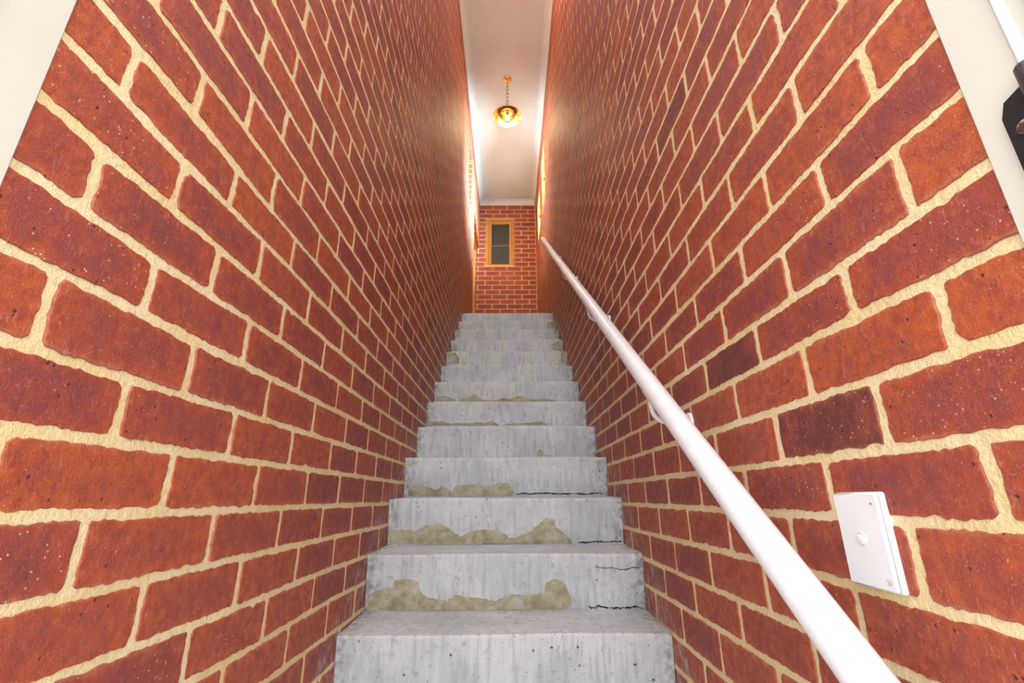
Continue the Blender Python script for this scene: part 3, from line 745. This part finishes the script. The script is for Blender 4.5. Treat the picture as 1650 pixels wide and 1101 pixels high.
# hinge on the right jamb
hz_ = 0.36 + EYE
b = MB()
v = [(0.302, 0.372), (0.334, 0.386), (0.350, 0.352), (0.352, 0.24), (0.302, 0.24)]
X0, X1 = XR - 0.0048, XR - 0.011
vv = [(X0, y, z + EYE) for y, z in v] + [(X1, y, z + EYE) for y, z in v]; n = len(v)
v = [(0.290, 0.340), (0.312, 0.352), (0.337, 0.346), (0.343, 0.332), (0.343, 0.20), (0.290, 0.20)]; n = len(v)
vv = [(X0, y, z + EYE) for y, z in v] + [(X1, y, z + EYE) for y, z in v]
b.add(vv, [tuple(range(n)), tuple(range(2 * n - 1, n - 1, -1))] + [(k, (k + 1) % n, n + (k + 1) % n, n + k) for k in range(n)])
hinge = b.build('hinge_leaf', M['black'], gate)
b = MB(); b.lathe([(0.007, -0.12), (0.008, -0.118), (0.008, 0.0), (0.006, 0.003), (0.003, 0.004)], (XR - 0.012, 0.311, 0.362 + EYE), (0, 0, 1), 24); b.build('hinge_knuckle', M['black'], hinge, True)
b = MB(); b.lathe([(0.0065, 0), (0.0065, 0.0012), (0.005, 0.0026), (0.002, 0.0030)], (X1, 0.329, 0.312 + EYE), (-1, 0, 0), 20)
b.box(X1 - 0.0034, X1 - 0.0026, 0.3245, 0.3335, 0.3113 + EYE, 0.3127 + EYE); b.build('screw', M['steel'], hinge, True)
b = MB(); b.box(XL - 0.002, XL + 0.006, 0.387, 0.396, 0.5665 + EYE, 0.60 + EYE, 0.0015); b.build('latch_keep', M['black'], gate)

# ---------------------------------------------------------------- windows
def pane_window(name, label, x, sgn, y0, y1, z0, z1, proud):
    w = tag(empty(name, (x, (y0 + y1) / 2, z0)), label, 'window', kind='structure')
    fx0, fx1 = x + sgn * 0.055, x - sgn * proud; t = 0.045
    for a, b_, c, d_ in ((y0, y0 + t, z0, z1), (y1 - t, y1, z0, z1), (y0 + t, y1 - t, z0, z0 + t), (y0 + t, y1 - t, z1 - t, z1)):
        b = MB(); b.box(fx0, fx1, a, b_, c, d_, 0.003); b.build('frame', M['timber'], w)
    b = MB(); b.box(x + sgn * 0.026, x + sgn * 0.030, y0 + t, y1 - t, z0 + t, z1 - t); b.build('pane', M['glass'], w)
    b = MB(); b.box(x - sgn * (proud + 0.014), x - sgn * proud, y0 + 0.012, y0 + 0.03, z0 + 0.16, z0 + 0.20, 0.003)
    b.tube([(x - sgn * (proud + 0.012), y0 + 0.02, z0 + 0.17), (x - sgn * (proud + 0.012), y0 + 0.05, z0 + 0.13)], 0.004, 8); b.build('catch', M['black'], w)
    return w
(a, b_, c, d_) = HOLES_L[0]
pane_window('window_2', 'small timber window deep in the brick recess of the left wall', XL - 0.13, -1, a, b_, c, d_, 0.0)
(a, b_, c, d_) = HOLES_R[0]
pane_window('window_3', 'nearer timber window of the right wall, closer to the pendant lamp', XR, 1, a, b_, c, d_, 0.004)
(a, b_, c, d_) = HOLES_R[1]
pane_window('window_4', 'farther timber window of the right wall, next to the far wall', XR, 1, a, b_, c, d_, 0.004)

w1 = tag(empty('window_1', (-0.14, YE, WZ0)), 'narrow timber-framed window with dark glass in the far brick wall', 'window', kind='structure')
def tb(parent, name, x0, x1, z0, z1, y0, y1, mat='timber', bev=0.003):
    b = MB(); b.box(x0, x1, y0, y1, z0, z1, bev); return b.build(name, M[mat], parent)
Y = YE
fr = tb(w1, 'frame', WX0, WX0 + 0.050, WZ0, WZ1, Y + 0.03, Y + 0.12)
tb(w1, 'frame', WX1 - 0.045, WX1, WZ0, WZ1, Y + 0.03, Y + 0.12); tb(w1, 'frame', WX0 + 0.05, WX1 - 0.045, WZ1 - 0.035, WZ1, Y + 0.03, Y + 0.12)
tb(w1, 'frame', WX0 + 0.05, WX1 - 0.045, WZ0, WZ0 + 0.022, Y + 0.03, Y + 0.12)
for x0, x1, z0, z1 in ((WX0 + 0.052, WX0 + 0.102, WZ0 + 0.024, WZ1 - 0.037), (0.015, WX1 - 0.047, WZ0 + 0.024, WZ1 - 0.037), (WX0 + 0.102, 0.015, WZ1 - 0.085, WZ1 - 0.037), (WX0 + 0.102, 0.015, WZ0 + 0.024, WZ0 + 0.052)):
    tb(w1, 'sash', x0, x1, z0, z1, Y + 0.045, Y + 0.10)
tb(w1, 'pane', WX0 + 0.10, 0.017, WZ0 + 0.05, WZ1 - 0.083, Y + 0.075, Y + 0.079, 'glass', 0)
tb(w1, 'insect_screen', WX0 + 0.05, 0.06, WZ0 + 0.02, WZ1 - 0.03, Y + 0.125, Y + 0.13, 'dark', 0)
tb(w1, 'blind_rail', WX0 + 0.05, 0.06, WZ0 + 0.42, WZ0 + 0.455, Y + 0.105, Y + 0.123, 'blind', 0.002)
tb(w1, 'blind_rail', WX0 + 0.05, 0.06, WZ0 + 0.475, WZ0 + 0.49, Y + 0.105, Y + 0.123, 'blind', 0.002)

# ---------------------------------------------------------------- doorway at the landing
d1 = tag(empty('door_2', (XL - 0.1, 6.45, LAND)), 'timber door and frame in the left wall at the top landing', 'door', kind='structure')
tb(d1, 'jamb', XL - 0.16, XL - 0.052, LAND + 0.001, DH, YE - 0.045, YE - 0.004)
tb(d1, 'jamb', XL - 0.16, XL - 0.052, LAND + 0.001, DH, 5.932, 5.975)
tb(d1, 'door_head', XL - 0.16, XL - 0.052, DH - 0.045, DH - 0.001, 5.975, YE - 0.045)
leaf = tb(d1, 'door_leaf', XL - 0.15, XL - 0.112, LAND + 0.012, DH - 0.047, 5.977, YE - 0.047)
b = MB(); b.lathe([(0.024, 0), (0.024, 0.006), (0.009, 0.008), (0.009, 0.03), (0.022, 0.036), (0.026, 0.05), (0.018, 0.06)], (XL - 0.112, 6.06, LAND + 1.0), (1, 0, 0), 20); b.build('door_knob', M['brass'], leaf, True)

# ---------------------------------------------------------------- pendant lamp
LX, LY, LZ = -0.006, 4.475, 4.385 + EYE
lamp = tag(empty('pendant_lamp', (LX, LY, CEIL)), 'brass pendant lamp with wide round shade hanging on a chain from the ceiling', 'lamp')
b = MB(); b.lathe([(0.053, 0.0), (0.053, -0.007), (0.049, -0.018), (0.034, -0.028), (0.018, -0.036), (0.008, -0.040), (0.006, -0.058)], (LX, LY, CEIL), (0, 0, 1), 32); b.build('ceiling_rose', M['brass'], lamp, True)
ztop, zbot = CEIL - 0.052, LZ + 0.128; nl = 7; Lk = (ztop - zbot) / nl
for k in range(nl):
    zc = ztop - (k + 0.5) * Lk; pts = []; hl, hw = Lk * 0.62, 0.0130
    for q in range(16):
        t = 2 * math.pi * q / 16; cx_ = hw * math.cos(t); cz_ = math.copysign(hl - hw, math.sin(t)) * (abs(math.sin(t)) > 0.01) + hw * math.sin(t)
        pts.append((LX + (cx_ if k % 2 else 0), LY + (0 if k % 2 else cx_), zc + cz_))
    b = MB(); b.tube(pts, 0.0030, 8, closed=True); b.build('chain_link', M['bronze'], lamp, True)
b = MB(); b.lathe([(0.004, 0.128), (0.010, 0.122), (0.010, 0.095), (0.020, 0.088), (0.030, 0.070), (0.034, 0.060)], (LX, LY, LZ), (0, 0, 1), 32); b.build('cap', M['brass'], lamp, True)
b = MB(); b.lathe([(0.030, 0.066), (0.085, 0.056), (0.130, 0.036), (0.170, 0.004), (0.1735, 0.0), (0.172, -0.002), (0.168, 0.001), (0.128, 0.032), (0.084, 0.051), (0.030, 0.060)], (LX, LY, LZ), (0, 0, 1), 64, close=False)
shade = b.build('lamp_shade', M['brass'], lamp, True)
b = MB(); b.lathe([(0.090, 0.052), (0.093, 0.030), (0.092, 0.010), (0.088, 0.010), (0.087, 0.030), (0.086, 0.050)], (LX, LY, LZ), (0, 0, 1), 48, close=False); b.build('gallery_ring', M['bronze'], shade, True)['label'] = 'dark inner brass ring'
b = MB(); b.lathe([(0.082, 0.035), (0.083, -0.005), (0.080, -0.022), (0.066, -0.046), (0.040, -0.060), (0.012, -0.065), (0.0005, -0.066)], (LX, LY, LZ), (0, 0, 1), 48, close=False); b.build('glass_jar', M['glass'], lamp, True)
b = MB(); b.lathe([(0.017, 0.062), (0.017, 0.020), (0.014, 0.012)], (LX, LY, LZ), (0, 0, 1), 24); b.build('bulb_socket', M['black'], lamp, True)
b = MB(); b.lathe([(0.012, 0.018), (0.020, 0.000), (0.025, -0.016), (0.020, -0.032), (0.008, -0.041), (0.0005, -0.042)], (LX, LY, LZ), (0, 0, 1), 24, close=False); b.build('bulb', M['bulb'], lamp, True)
pl = bpy.data.objects.new('lamp_light', bpy.data.lights.new('lamp_light', 'POINT')); col.objects.link(pl)
pl.data.energy = LAMP_W; pl.data.color = (1.0, 0.83, 0.46); pl.data.shadow_soft_size = 0.12
pl.location = (LX, LY, LZ - 0.10)
